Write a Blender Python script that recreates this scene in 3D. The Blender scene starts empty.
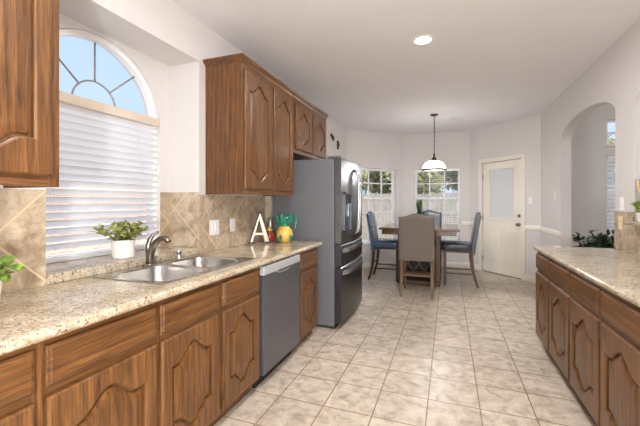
import bpy, bmesh, math, random
from mathutils import Vector, Matrix
PI = math.pi
scene = bpy.context.scene
COL = scene.collection

# ------------------------------------------------------------------ camera, world, sun, exposure
F_PX = 345.0
cam_d = bpy.data.cameras.new('camera')
cam = bpy.data.objects.new('camera', cam_d); COL.objects.link(cam)
cam_d.sensor_fit = 'HORIZONTAL'; cam_d.sensor_width = 36.0; cam_d.lens = 36.0 * F_PX / 640.0
cam_d.shift_y = -11.0 / 640.0; cam_d.clip_start = 0.02; cam_d.clip_end = 300
cam.location = (0, 0, 1.317)
cam.rotation_euler = (PI / 2, 0, math.atan(128.5 / F_PX))
scene.camera = cam

world = bpy.data.worlds.new('sky'); scene.world = world; world.use_nodes = True
nt = world.node_tree; nt.nodes.clear()
wo = nt.nodes.new('ShaderNodeOutputWorld'); bg = nt.nodes.new('ShaderNodeBackground')
tc = nt.nodes.new('ShaderNodeTexCoord'); sx = nt.nodes.new('ShaderNodeSeparateXYZ'); rp = nt.nodes.new('ShaderNodeValToRGB')
rp.color_ramp.elements[0].position = 0.0; rp.color_ramp.elements[0].color = (0.60, 0.75, 1.0, 1)
rp.color_ramp.elements[1].position = 0.7; rp.color_ramp.elements[1].color = (0.42, 0.60, 0.97, 1)
nt.links.new(tc.outputs['Generated'], sx.inputs[0]); nt.links.new(sx.outputs['Z'], rp.inputs[0])
nt.links.new(rp.outputs[0], bg.inputs[0]); nt.links.new(bg.outputs[0], wo.inputs[0])
bg.inputs[1].default_value = 1.0

sun_d = bpy.data.lights.new('sun', 'SUN'); sun_d.energy = 7.0; sun_d.angle = 0.02; sun_d.color = (1, .95, .86)
sun = bpy.data.objects.new('sun', sun_d); COL.objects.link(sun)
sun.rotation_euler = Vector((-0.7, 0.62, -0.75)).to_track_quat('-Z', 'Y').to_euler(); sun.location = (2, -4, 9)

CAN_W = 24.0          # power of one ceiling downlight
BULB_W = 40.0         # pendant bulb
FILL_LAMP_W = 450.0  # unseen globe lamp added behind the viewer as fill light
vs = scene.view_settings
vs.view_transform = 'Standard'; vs.look = 'None'; vs.gamma = 1.0; vs.use_curve_mapping = False
vs.exposure = 0.25
cy = scene.cycles
cy.use_denoising = True; cy.max_bounces = 12; cy.diffuse_bounces = 6; cy.glossy_bounces = 5
cy.transmission_bounces = 8; cy.transparent_max_bounces = 16; cy.sample_clamp_indirect = 6.0
cy.caustics_reflective = False; cy.caustics_refractive = False

# ------------------------------------------------------------------ materials
def srgb(r, g, b):
    f = lambda v: (v / 255) / 12.92 if v / 255 <= 0.04045 else ((v / 255 + 0.055) / 1.055) ** 2.4
    return (f(r), f(g), f(b), 1)

class NT:
    def __init__(s, name):
        s.m = bpy.data.materials.new(name); s.m.use_nodes = True
        s.t = s.m.node_tree; s.t.nodes.clear()
        s.out = s.t.nodes.new('ShaderNodeOutputMaterial'); s.p = s.t.nodes.new('ShaderNodeBsdfPrincipled')
        s.t.links.new(s.p.outputs[0], s.out.inputs[0])
    def n(s, kind, **kw):
        o = s.t.nodes.new('ShaderNode' + kind)
        for k, v in kw.items():
            if k.startswith('i_'): o.inputs[k[2:].replace('_', ' ')].default_value = v
            else: setattr(o, k, v)
        return o
    def l(s, a, b): s.t.links.new(a, b)
    def ramp(s, fac, stops):
        r = s.n('ValToRGB'); cr = r.color_ramp
        while len(cr.elements) < len(stops): cr.elements.new(0.5)
        for e, (p, c) in zip(cr.elements, stops): e.position = p; e.color = c
        s.l(fac, r.inputs[0]); return r.outputs[0]
    def mix(s, fac, a, b, mode='MIX'):
        x = s.n('Mix', data_type='RGBA', blend_type=mode)
        for v, i in ((fac, 0), (a, 6), (b, 7)):
            if hasattr(v, 'links'): s.l(v, x.inputs[i])
            else: x.inputs[i].default_value = v
        return x.outputs[2]
    def coord(s, scale=(1, 1, 1), rot=(0, 0, 0), loc=(0, 0, 0), rnd=0.0):
        c = s.n('TexCoord'); mp = s.n('Mapping'); v = c.outputs['Object']
        if rnd:
            oi = s.n('ObjectInfo'); vm = s.n('VectorMath', operation='SCALE')
            cx = s.n('CombineXYZ'); s.l(oi.outputs['Random'], cx.inputs[0]); s.l(oi.outputs['Random'], cx.inputs[1]); s.l(oi.outputs['Random'], cx.inputs[2])
            s.l(cx.outputs[0], vm.inputs[0]); vm.inputs['Scale'].default_value = rnd
            ad = s.n('VectorMath', operation='ADD'); s.l(v, ad.inputs[0]); s.l(vm.outputs[0], ad.inputs[1]); v = ad.outputs[0]
        s.l(v, mp.inputs[0]); mp.inputs['Scale'].default_value = scale; mp.inputs['Rotation'].default_value = rot; mp.inputs['Location'].default_value = loc
        return mp.outputs[0]
    def noise(s, v, scale, detail=4, rough=.55, dist=0):
        x = s.n('TexNoise'); s.l(v, x.inputs['Vector']); x.inputs['Scale'].default_value = scale
        x.inputs['Detail'].default_value = detail; x.inputs['Roughness'].default_value = rough; x.inputs['Distortion'].default_value = dist
        return x.outputs['Fac']
    def base(s, v):
        if hasattr(v, 'links'): s.l(v, s.p.inputs['Base Color'])
        else: s.p.inputs['Base Color'].default_value = v
    def bump(s, h, strength=.2, dist=.01):
        b = s.n('Bump'); s.l(h, b.inputs['Height']); b.inputs['Strength'].default_value = strength; b.inputs['Distance'].default_value = dist
        s.l(b.outputs[0], s.p.inputs['Normal'])
    def set(s, rough=.5, metal=0, spec=.5, coat=0, coat_rough=.1):
        s.p.inputs['Roughness'].default_value = rough; s.p.inputs['Metallic'].default_value = metal
        s.p.inputs['Specular IOR Level'].default_value = spec; s.p.inputs['Coat Weight'].default_value = coat; s.p.inputs['Coat Roughness'].default_value = coat_rough
        return s

M = {}
def plain(name, rgb, rough=.5, metal=0, spec=.5, var=.06, vscale=12, coat=0, bumpy=0):
    k = NT(name); k.set(rough, metal, spec, coat)
    f = k.noise(k.coord(rnd=3), vscale, 3)
    c = srgb(*rgb); lo = tuple(x * (1 - var) for x in c[:3]) + (1,); hi = tuple(min(1, x * (1 + var)) for x in c[:3]) + (1,)
    k.base(k.ramp(f, [(.3, lo), (.7, hi)]))
    if bumpy: k.bump(k.noise(k.coord(), 300, 2), bumpy, .002)
    M[name] = k.m; return k.m

def oak(name, axis, tone=(.84, .77, .68)):
    k = NT(name); k.set(.42, 0, .45, .25, .25)
    st = lambda a, b: {'z': (a, a, b), 'x': (b, a, a), 'y': (a, b, a)}[axis]
    warp = k.noise(k.coord(scale=st(5, .9), rnd=5), 1.0, 2, .5)
    vm = k.n('VectorMath', operation='ADD'); cw = k.n('CombineXYZ')
    mm = k.n('Math', operation='MULTIPLY'); k.l(warp, mm.inputs[0]); mm.inputs[1].default_value = 9.0
    for i in range(3): k.l(mm.outputs[0], cw.inputs[i])
    k.l(k.coord(scale=st(55, 1.6), rnd=5), vm.inputs[0]); k.l(cw.outputs[0], vm.inputs[1])
    f1 = k.noise(vm.outputs[0], 1.0, 4, .6)
    f2 = k.noise(k.coord(scale=st(4, 1.0), rnd=5), 1.0, 3, .5)
    wv = k.n('TexWave', wave_type='RINGS', rings_direction='SPHERICAL', wave_profile='SAW'); k.l(k.coord(scale=st(13, 1.7), rnd=2.3), wv.inputs['Vector'])
    wv.inputs['Scale'].default_value = .75; wv.inputs['Distortion'].default_value = 2.2; wv.inputs['Detail'].default_value = 3; wv.inputs['Detail Scale'].default_value = .8
    f3 = k.noise(k.coord(scale=st(190, 6), rnd=5), 1.0, 2, .5)
    c = lambda r, g, b: tuple(q * t for q, t in zip(srgb(r, g, b)[:3], tone)) + (1,)
    col = k.ramp(f1, [(.30, c(58, 36, 17)), (.42, c(102, 67, 33)), (.58, c(130, 90, 47)), (.75, c(152, 110, 63))])
    col = k.mix(.35, col, k.ramp(f2, [(.3, c(94, 61, 30)), (.7, c(142, 101, 56))]))
    col = k.mix(.5, col, k.ramp(wv.outputs['Fac'], [(.0, (.36, .30, .24, 1)), (.25, (.76, .70, .62, 1)), (.7, (1.1, 1.08, 1.04, 1)), (1, (1.16, 1.14, 1.1, 1))]), 'MULTIPLY')
    pore = k.ramp(f3, [(.40, (.36, .32, .28, 1)), (.52, (1, 1, 1, 1))])
    col = k.mix(.55, col, pore, 'MULTIPLY')
    k.base(col); k.bump(f3, .1, .002); M[name] = k.m
oak('oak_upright', 'z'); oak('oak_across', 'x'); oak('oak_run', 'y')

def granite(name):
    k = NT(name); k.set(.12, 0, .5)
    v = k.coord()
    big = k.noise(v, 8, 5, .6, .4)
    col = k.ramp(big, [(.3, srgb(160, 142, 114)), (.5, srgb(186, 172, 148)), (.72, srgb(204, 194, 174))])
    mid = k.noise(v, 48, 4, .65)
    col = k.mix(k.ramp(mid, [(.5, (0, 0, 0, 1)), (.64, (.8, .8, .8, 1))]), col, srgb(150, 122, 88))
    sp = k.noise(v, 95, 4, .65)
    col = k.mix(k.ramp(sp, [(.565, (0, 0, 0, 1)), (.62, (.95, .95, .95, 1))]), col, srgb(72, 62, 54))
    wh = k.noise(k.coord(loc=(3, 5, 7)), 110, 3, .6)
    col = k.mix(k.ramp(wh, [(.58, (0, 0, 0, 1)), (.68, (1, 1, 1, 1))]), col, srgb(222, 214, 196))
    k.base(col); M[name] = k.m
granite('granite')

def tile(name, mapping, size, cols, grout, gw, rough=.35, uv=None, bumpd=.15, nscale=7):
    k = NT(name); k.set(rough, 0, .45)
    v = k.coord()
    sp = k.n('SeparateXYZ'); k.l(v, sp.inputs[0])
    def lin(a, b, c, d):                       # a*x+b*y+c*z+d
        out = None
        for o, w in zip('XYZ', (a, b, c)):
            if w == 0: continue
            m = k.n('Math', operation='MULTIPLY'); k.l(sp.outputs[o], m.inputs[0]); m.inputs[1].default_value = w
            if out is None: out = m.outputs[0]
            else:
                ad = k.n('Math', operation='ADD'); k.l(out, ad.inputs[0]); k.l(m.outputs[0], ad.inputs[1]); out = ad.outputs[0]
        ad = k.n('Math', operation='ADD'); k.l(out, ad.inputs[0]); ad.inputs[1].default_value = d; return ad.outputs[0]
    cb = k.n('CombineXYZ'); k.l(lin(*mapping[0]), cb.inputs[0]); k.l(lin(*mapping[1]), cb.inputs[1])
    br = k.n('TexBrick'); k.l(cb.outputs[0], br.inputs['Vector'])
    br.offset = 0.0; br.squash = 1.0
    br.inputs['Color1'].default_value = (.86, .86, .86, 1); br.inputs['Color2'].default_value = (1, 1, 1, 1); br.inputs['Mortar'].default_value = (0, 0, 0, 1)
    br.inputs['Scale'].default_value = 1.0; br.inputs['Mortar Size'].default_value = gw; br.inputs['Mortar Smooth'].default_value = .1
    br.inputs['Bias'].default_value = 0; br.inputs['Brick Width'].default_value = size; br.inputs['Row Height'].default_value = size
    f = k.noise(v, nscale, 6, .65, .5)
    n = len(cols); col = k.ramp(f, [(.3 + .4 * i / (n - 1), srgb(*q)) for i, q in enumerate(cols)])
    f2 = k.noise(v, nscale * 7, 4, .6)
    col = k.mix(.5, col, k.ramp(f2, [(.35, (.8, .78, .76, 1)), (.55, (1, 1, 1, 1))]), 'MULTIPLY')
    col = k.mix(1.0, col, br.outputs['Color'], 'MULTIPLY')
    col = k.mix(br.outputs['Fac'], col, srgb(*grout))
    k.base(col)
    inv = k.n('Math', operation='SUBTRACT'); inv.inputs[0].default_value = 1; k.l(br.outputs['Fac'], inv.inputs[1])
    k.bump(inv.outputs[0], bumpd, .004)
    M[name] = k.m; return k.m
TS = .3153
tile('floor_tile', ((1, 0, 0, -.188 + 20 * TS), (0, 1, 0, -2.412 + 20 * TS)), TS,
     [(160, 143, 124), (200, 186, 168), (220, 208, 192)], (132, 110, 88), .004, .36, nscale=11)
r2 = 1 / math.sqrt(2)
WT = .31
tile('wall_tile', ((0, r2, r2, -1.441 + 20 * WT), (0, -r2, r2, -.191 + 20 * WT)), WT,
     [(146, 124, 102), (188, 168, 142), (214, 198, 174)], (212, 190, 156), .005, .32, nscale=12)
tile('return_tile', ((r2, 0, r2, -.05 + 20 * WT), (-r2, 0, r2, -.191 + 20 * WT)), WT,
     [(146, 124, 102), (188, 168, 142), (214, 198, 174)], (212, 190, 156), .005, .32, nscale=12)

plain('wall_paint', (219, 215, 213), .75, var=.015, vscale=3, bumpy=.05)
plain('ceiling_paint', (234, 232, 234), .85, var=.015, vscale=3, bumpy=.08)
plain('white_trim', (238, 232, 222), .4, var=.015)
plain('white_vinyl', (244, 244, 244), .35, var=.01)
def sheer(name, rgb, trans, clear=0, emit=0):
    m = bpy.data.materials.new(name); m.use_nodes = True; t = m.node_tree; t.nodes.clear()
    o = t.nodes.new('ShaderNodeOutputMaterial'); d = t.nodes.new('ShaderNodeBsdfPrincipled'); tr = t.nodes.new('ShaderNodeBsdfTranslucent')
    d.inputs['Base Color'].default_value = srgb(*rgb); tr.inputs[0].default_value = srgb(*rgb); d.inputs['Roughness'].default_value = .35
    if emit: d.inputs['Emission Color'].default_value = srgb(*rgb); d.inputs['Emission Strength'].default_value = emit
    x = t.nodes.new('ShaderNodeMixShader'); x.inputs[0].default_value = trans
    t.links.new(d.outputs[0], x.inputs[1]); t.links.new(tr.outputs[0], x.inputs[2]); last = x
    if clear:
        c = t.nodes.new('ShaderNodeBsdfTransparent'); x2 = t.nodes.new('ShaderNodeMixShader'); x2.inputs[0].default_value = clear
        t.links.new(x.outputs[0], x2.inputs[1]); t.links.new(c.outputs[0], x2.inputs[2]); last = x2
    t.links.new(last.outputs[0], o.inputs[0]); M[name] = m
sheer('blind_white', (248, 248, 248), .55)
sheer('opal_shade', (255, 253, 249), .5, .5, .75)
plain('tan_valance', (214, 200, 182), .5, var=.02)
plain('door_cream', (238, 231, 218), .4, var=.012)
plain('ivory_plastic', (230, 218, 176), .4, var=.02)
plain('white_plastic', (242, 242, 240), .35, var=.01)
plain('black_gap', (18, 18, 18), .7, var=.1)
plain('dark_bronze', (62, 48, 38), .4, .7)
plain('rim_dark', (40, 34, 30), .6)
plain('brown_bracket', (84, 54, 34), .6)
plain('chrome', (215, 215, 215), .12, 1, var=.01)
plain('grille_grey', (150, 146, 142), .5)
plain('nickel', (136, 124, 112), .28, 1, var=.02)
plain('white_ceramic', (235, 230, 224), .4, var=.04, vscale=30)
plain('soil', (60, 44, 32), .9, var=.3, vscale=60)
plain('taupe_fabric', (116, 106, 95), .85, var=.12, vscale=160, bumpy=.3)
plain('slate_leather', (72, 76, 84), .32, var=.08, vscale=20)
plain('blue_sheen_leather', (74, 92, 114), .15, var=.25, vscale=14)  # blue window reflection painted into the leather colour
plain('chair_wood', (92, 64, 44), .45, var=.25, vscale=30)
plain('espresso_wood', (50, 34, 26), .4, var=.25, vscale=30)
plain('pale_wood', (104, 78, 54), .5, var=.2, vscale=30)
plain('table_wood', (100, 74, 54), .16, var=.2, vscale=18, coat=.5)
plain('leaf_green', (112, 140, 58), .5, var=.45, vscale=40)
plain('leaf_sill', (148, 156, 88), .5, var=.4, vscale=40)
plain('leaf_dark', (48, 74, 40), .45, var=.5, vscale=30)
plain('leaf_lime', (128, 150, 50), .5, var=.4, vscale=30)
sheer('leaf_yard', (178, 176, 140), .45)
plain('stem', (110, 96, 56), .7)
plain('reed', (205, 180, 138), .8, var=.2, vscale=60)
plain('bark', (110, 92, 74), .9, var=.3)
plain('pale_ground', (190, 190, 184), .95, var=.1, vscale=8)  # pale grey ground, chosen to bounce sunlight up onto the blinds
plain('fence_wood', (138, 132, 122), .9, var=.2, vscale=6)
plain('pineapple_yellow', (226, 186, 84), .3, var=.25, vscale=60, coat=.4)
plain('teal_glaze', (34, 128, 112), .2, var=.3, vscale=30, coat=.5)
plain('green_glaze', (56, 140, 66), .25, var=.3, vscale=30, coat=.5)
plain('red_glaze', (150, 56, 38), .25, var=.3, vscale=30, coat=.5)
plain('silver_mirror', (196, 187, 168), .3, .9, var=.06)
plain('roof_shingle', (150, 140, 132), .9, var=.2)
plain('wine_dark', (36, 26, 22), .6)
plain('lattice_metal', (138, 122, 102), .45, .3)

def steel(name, rgb, rough, axis='z'):
    k = NT(name); k.set(rough, 1, .5)
    f = k.noise(k.coord(scale={'z': (260, 260, 3), 'y': (260, 3, 260), 'x': (3, 260, 260)}[axis]), 1.0, 3)
    c = srgb(*rgb)
    k.base(k.ramp(f, [(.3, tuple(q * .88 for q in c[:3]) + (1,)), (.7, c)])); M[name] = k.m
steel('steel', (130, 132, 136), .28, 'z'); steel('steel_dark', (98, 100, 104), .28, 'z'); steel('bright_steel', (205, 206, 208), .25, 'z'); steel('sink_steel', (196, 194, 190), .24, 'x')
plain('fridge_side', (110, 111, 115), .42, .0, var=.03, vscale=4)
plain('panel_silver', (186, 188, 190), .3, .25, var=.02)
plain('dishwasher_front', (98, 100, 106), .3, .55, var=.03, vscale=4)

def brick():
    k = NT('brick'); k.set(.85)
    v = k.coord(); sp = k.n('SeparateXYZ'); k.l(v, sp.inputs[0]); cb = k.n('CombineXYZ')
    k.l(sp.outputs['Y'], cb.inputs[0]); k.l(sp.outputs['Z'], cb.inputs[1])
    b = k.n('TexBrick'); k.l(cb.outputs[0], b.inputs['Vector'])
    b.inputs['Color1'].default_value = srgb(196, 142, 124); b.inputs['Color2'].default_value = srgb(210, 168, 150); b.inputs['Mortar'].default_value = srgb(226, 218, 210)
    b.inputs['Scale'].default_value = 1; b.inputs['Brick Width'].default_value = .22; b.inputs['Row Height'].default_value = .075; b.inputs['Mortar Size'].default_value = .008
    k.base(b.outputs['Color']); M['brick'] = k.m
brick()

def glass(name, tint=(1, 1, 1, 1), refl=.08):
    m = bpy.data.materials.new(name); m.use_nodes = True; t = m.node_tree; t.nodes.clear()
    o = t.nodes.new('ShaderNodeOutputMaterial'); a = t.nodes.new('ShaderNodeBsdfTransparent'); g = t.nodes.new('ShaderNodeBsdfGlossy')
    a.inputs[0].default_value = tint; g.inputs['Roughness'].default_value = .25
    x = t.nodes.new('ShaderNodeMixShader'); x.inputs[0].default_value = refl
    t.links.new(a.outputs[0], x.inputs[1]); t.links.new(g.outputs[0], x.inputs[2]); t.links.new(x.outputs[0], o.inputs[0])
    M[name] = m
glass('pane_glass', (1, 1, 1, 1), .003); glass('tumbler_glass', (.9, .9, .88, 1), .15); 

def frosted(name, rgb, a):                      # slightly see-through woven/frosted sheet
    k = NT(name); k.base(srgb(*rgb)); k.set(.5)
    k.p.inputs['Transmission Weight'].default_value = a; k.p.inputs['IOR'].default_value = 1.02; M[name] = k.m
def glow(name, rgb, strength):
    k = NT(name); k.base(srgb(*rgb)); k.p.inputs['Emission Color'].default_value = srgb(*rgb); k.p.inputs['Emission Strength'].default_value = strength; M[name] = k.m
glow('lamp_lens', (255, 250, 240), 6.0); glow('lamp_opal', (255, 252, 246), 1.1)

# ------------------------------------------------------------------ builders
class MB:
    def __init__(s): s.b = bmesh.new()
    def hexa(s, pts):
        v = [s.b.verts.new(p) for p in pts]
        for f in ((0, 3, 2, 1), (4, 5, 6, 7), (0, 1, 5, 4), (1, 2, 6, 5), (2, 3, 7, 6), (3, 0, 4, 7)): s.b.faces.new([v[i] for i in f])
    def box(s, x0, x1, y0, y1, z0, z1, bev=0):
        if bev:
            t = bmesh.new(); bmesh.ops.create_cube(t, size=1)
            for v in t.verts: v.co = Vector(((x0 + x1) / 2 + v.co.x * (x1 - x0), (y0 + y1) / 2 + v.co.y * (y1 - y0), (z0 + z1) / 2 + v.co.z * (z1 - z0)))
            bmesh.ops.bevel(t, geom=list(t.edges), offset=bev, segments=3, affect='EDGES', profile=.5)
            s.merge(t); return s
        s.hexa([(x0, y0, z0), (x1, y0, z0), (x1, y1, z0), (x0, y1, z0), (x0, y0, z1), (x1, y0, z1), (x1, y1, z1), (x0, y1, z1)]); return s
    def merge(s, t):
        mp = {v: s.b.verts.new(v.co) for v in t.verts}
        for f in t.faces:
            nf = s.b.faces.new([mp[v] for v in f.verts]); nf.smooth = f.smooth
        t.free()
    def rings(s, rings, closed=True, cap0=False, cap1=False, smooth=False):
        rv = [[s.b.verts.new(p) for p in r] for r in rings]; n = len(rv[0])
        for a, b in zip(rv, rv[1:]):
            for i in range(n if closed else n - 1):
                j = (i + 1) % n
                try: s.b.faces.new((a[i], a[j], b[j], b[i])).smooth = smooth
                except ValueError: pass
        for flag, r in ((cap0, rv[0]), (cap1, rv[-1])):
            if flag:
                c = Vector((0, 0, 0))
                for v in r: c += v.co
                cv = s.b.verts.new(c / n)
                for i in range(n): s.b.faces.new((r[i], r[(i + 1) % n], cv)).smooth = smooth
        return s
    def tube(s, pts, rad, n=10, smooth=True):
        pts = [Vector(p) for p in pts]; R = rad if isinstance(rad, (list, tuple)) else [rad] * len(pts)
        rings = []; up = None
        for i, p in enumerate(pts):
            d = (pts[min(i + 1, len(pts) - 1)] - pts[max(i - 1, 0)]).normalized()
            if up is None: up = Vector((0, 0, 1)) if abs(d.z) < .9 else Vector((1, 0, 0))
            a = d.cross(up).normalized(); b = a.cross(d).normalized(); up = b
            rings.append([p + (a * math.cos(2 * PI * k / n) + b * math.sin(2 * PI * k / n)) * R[i] for k in range(n)])
        return s.rings(rings, True, True, True, smooth)
    def bar(s, p0, p1, w0, w1=None, d0=None):   # square bar
        p0, p1 = Vector(p0), Vector(p1); w1 = w1 or w0; d = (p1 - p0).normalized()
        up = Vector((0, 0, 1)) if abs(d.z) < .9 else Vector((0, 1, 0))
        a = d.cross(up).normalized(); b = a.cross(d).normalized(); k = d0 or 1
        q = lambda p, w: [p + a * sx * w / 2 + b * sy * w / 2 * k for sx, sy in ((-1, -1), (1, -1), (1, 1), (-1, 1))]
        s.hexa(q(p0, w0) + q(p1, w1)); return s
    def lathe(s, prof, c=(0, 0, 0), n=32, cap0=True, cap1=True, smooth=True):
        return s.rings([[(c[0] + r * math.cos(2 * PI * k / n), c[1] + r * math.sin(2 * PI * k / n), c[2] + z) for k in range(n)] for r, z in prof], True, cap0, cap1, smooth)
    def prism(s, poly, a, b):                   # poly of (x,z) extruded along y from a to b
        n = len(poly)
        s.rings([[(x, a, z) for x, z in poly], [(x, b, z) for x, z in poly]], True)
        fa = [s.b.verts.new((x, a, z)) for x, z in poly]; fb = [s.b.verts.new((x, b, z)) for x, z in poly]
        s.b.faces.new(fa); s.b.faces.new(fb); return s
    def leaf(s, p, d, up, L, W, fold=.25):
        d = Vector(d).normalized(); side = d.cross(Vector(up))
        if side.length < 1e-3: side = d.cross(Vector((1, 0, .1)))
        side.normalize(); nn = side.cross(d).normalized(); p = Vector(p)
        pr = [(0, 0), (.3, .85), (.6, 1), (.85, .6), (1, 0)]
        mid = [s.b.verts.new(p + d * L * t + nn * (-.12 * L * t * t)) for t, w in pr]
        for sg in (1, -1):
            e = [s.b.verts.new(p + d * L * t + side * sg * W / 2 * w + nn * (fold * W / 2 * w - .12 * L * t * t)) for t, w in pr[1:-1]]
            s.b.faces.new((mid[0], e[0], mid[1])); s.b.faces.new((mid[1], e[0], e[1], mid[2])); s.b.faces.new((mid[2], e[1], e[2], mid[3])); s.b.faces.new((mid[3], e[2], mid[4]))
    def build(s, name, mat, parent=None, recalc=True, smooth_angle=None):
        if recalc:
            bmesh.ops.remove_doubles(s.b, verts=list(s.b.verts), dist=1e-5)
            bmesh.ops.recalc_face_normals(s.b, faces=list(s.b.faces))
        me = bpy.data.meshes.new(name); s.b.to_mesh(me); s.b.free()
        me.materials.append(M[mat]); o = bpy.data.objects.new(name, me); COL.objects.link(o)
        if parent: o.parent = parent
        if smooth_angle:
            for p in me.polygons: p.use_smooth = True
            try: me.set_sharp_from_angle(angle=math.radians(smooth_angle))
            except Exception: pass
        return o

def thing(name, label, cat, loc=(0, 0, 0), rz=0, group=None):
    o = bpy.data.objects.new(name, None); COL.objects.link(o); o.empty_display_size = .05
    o.location = loc; o.rotation_euler = (0, 0, rz); o['label'] = label; o['category'] = cat
    if group: o['group'] = group
    return o
def tag(o, label, cat, group=None):
    o['label'] = label; o['category'] = cat
    if group: o['group'] = group
    return o
def struct(o, label=None, cat=None):
    o['kind'] = 'structure'
    if label: o['label'] = label
    if cat: o['category'] = cat
    return o
def sroot(name, label, cat, loc=(0, 0, 0), rz=0): return struct(thing(name, label, cat, loc, rz))
def copy_tree(o, parent=None):
    c = o.copy(); COL.objects.link(c)
    if parent: c.parent = parent
    for ch in list(o.children): copy_tree(ch, c)
    return c

# a wall: local u along its length, thickness t behind the room face, openings (u0,u1,z0,z1,rise)
def wall(name, p0, p1, h, t, openings=(), mat='wall_paint', label=None, z_from=0):
    p0, p1 = Vector((*p0, 0)), Vector((*p1, 0)); L = (p1 - p0).length; d = (p1 - p0) / L
    nrm = Vector((-d.y, d.x, 0))                 # away from the room = to the left of p0->p1
    m = MB(); P = lambda u, n, z: p0 + d * u + nrm * n + Vector((0, 0, z))
    q = lambda *a: m.b.faces.new([m.b.verts.new(p) for p in a])
    def slab(u0, u1, za0, zb0, za1, zb1):        # lower edge za, upper zb at u0/u1
        for n in (0, t): q(P(u0, n, za0), P(u1, n, za1), P(u1, n, zb1), P(u0, n, zb0))
        q(P(u0, 0, zb0), P(u1, 0, zb1), P(u1, t, zb1), P(u0, t, zb0)); q(P(u0, 0, za0), P(u1, 0, za1), P(u1, t, za1), P(u0, t, za0))
    cur = 0
    for (u0, u1, z0, z1, rise) in sorted(openings):
        slab(cur, u0, z_from, h, z_from, h)
        N = 40 if rise else 1; c = (u0 + u1) / 2; hw = (u1 - u0) / 2
        us = [c - hw * math.cos(PI * i / N) for i in range(N + 1)] if N > 1 else [u0, u1]
        top = lambda u: z1 + rise * math.sqrt(max(0, 1 - ((u - c) / hw) ** 2))
        for a, b in zip(us, us[1:]): slab(a, b, top(a), h, top(b), h)
        if z0 > z_from: slab(u0, u1, z_from, z0, z_from, z0)
        for u in (u0, u1): q(P(u, 0, z0), P(u, t, z0), P(u, t, z1), P(u, 0, z1))
        cur = u1
    slab(cur, L, z_from, h, z_from, h)
    for u in (0, L): q(P(u, 0, z_from), P(u, t, z_from), P(u, t, h), P(u, 0, h))
    o = m.build(name, mat); struct(o, label); return o

CEIL = 2.745; LIV = 3.7
XW = -1.838; XR = 1.39
# ------------------------------------------------------------------ room shell
m = MB(); m.box(-2.4, 6.2, -3.3, 8.2, -.12, 0); struct(m.build('floor', 'floor_tile'))
m = MB(); m.box(-2.28, 1.51, -3.14, 7.7, CEIL, CEIL + .12); struct(m.build('ceiling', 'ceiling_paint'))
wall('wall_left', (XW, -3.0), (XW, 6.4), CEIL, .302, [(4.105, 5.21, .914, 2.425, 0)])
wall('wall_left_window', (-2.14, .85), (-2.14, 2.45), CEIL, .14, [(.292, 1.268, .96, 1.93, .485)])
BL0, BL1 = (-1.838, 6.4), (-.908, 7.5)
BR0, BR1 = (.402, 7.5), (1.39, 6.42)
W1 = (.26, 1.26); W2 = (.245, 1.127)
wall('wall_left_bay', BL0, BL1, CEIL, .14, [(W1[0], W1[1], .5, 2.0, 0)])
wall('wall_back', BL1, BR0, CEIL, .14, [(W2[0], W2[1], .5, 2.0, 0)])
D0, D1 = .30, 1.13
wall('wall_right_bay', BR0, BR1, CEIL, .14, [(D0, D1, 0, 2.06, 0)])
# right wall runs toward the viewer: arched doorway, then the arched bar opening
wall('wall_right', (XR, 8.0), (XR, -3.0), CEIL, .12, [(8 - 5.39, 8 - 3.79, 0, 2.115, .215), (8 - 3.45, 8 - 1.3, 1.135, 2.09, .26)])
m = MB(); m.box(XR, XR + .12, -3.0, 8.0, CEIL, LIV); struct(m.build('wall_living_upper', 'wall_paint'))
wall('wall_near', (XR, -3.0), (XW, -3.0), CEIL, .12, [(.5, 2.7, .5, 2.1, 0)])  # unseen opening added behind the viewer to let daylight in
wall('wall_living_back', (XR + .12, 8.0), (6.0, 8.0), 2.30, .14, [(1.29, 2.3, .35, 2.19, 0)])
wall('wall_living_back_upper', (XR + .12, 8.0), (6.0, 8.0), LIV, .14, [(1.29, 2.3, 2.39, 2.87, 0)], z_from=2.30)
wall('wall_living_right', (6.0, 8.0), (6.0, -3.0), LIV, .12, [(1.5, 4.0, .4, 2.4, 0)])
wall('wall_living_near', (6.0, -3.0), (XR + .12, -3.0), LIV, .12)
m = MB(); m.box(1.39, 6.14, -3.14, 8.14, LIV, LIV + .1); struct(m.build('ceiling_living', 'ceiling_paint'))

# ---- backsplash tiling, chair rail, baseboards
def slab(name, mat, *b, **k):
    m = MB(); m.box(*b); return struct(m.build(name, mat), k.get('label'))
slab('trim_1', 'wall_tile', XW + .0005, -1.83, -.35, 1.1045, .915, 1.376)
slab('trim_2', 'wall_tile', XW + .0005, -1.83, 2.2105, 3.38, .915, 1.376)
slab('trim_3', 'wall_tile', -2.1395, -2.132, 2.118, 2.2095, .963, 1.395)
slab('trim_4', 'return_tile', -2.1315, XW, 2.202, 2.2095, .963, 1.395)
slab('trim_5', 'wall_tile', XR - .008, XR - .0005, 1.25, 3.45, .915, 1.134)
slab('trim_6', 'wall_tile', XR - .008, XR - .0005, 3.4505, 3.79, .915, 1.236)
def run(name, p0, p1, z0, z1, t, mat='white_trim'):       # strip on the room face of a wall
    p0, p1 = Vector((*p0, 0)), Vector((*p1, 0)); d = (p1 - p0).normalized(); n = Vector((d.y, -d.x, 0))
    m = MB(); o = n * .0006; h = z1 - z0
    prof = [(0, z0), (t, z0), (t, z0 + h * .62), (t * .55, z0 + h * .82), (t * .35, z1), (0, z1)]
    m.rings([[p0 + o + n * a + Vector((0, 0, z)) for a, z in prof], [p1 + o + n * a + Vector((0, 0, z)) for a, z in prof]], True, True, True)
    return struct(m.build(name, mat))
def along(p0, p1, u):
    a, b = Vector(p0), Vector(p1); return tuple(a + (b - a).normalized() * u)
LB = (Vector(BR1) - Vector(BR0)).length
CAS = .07
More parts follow.
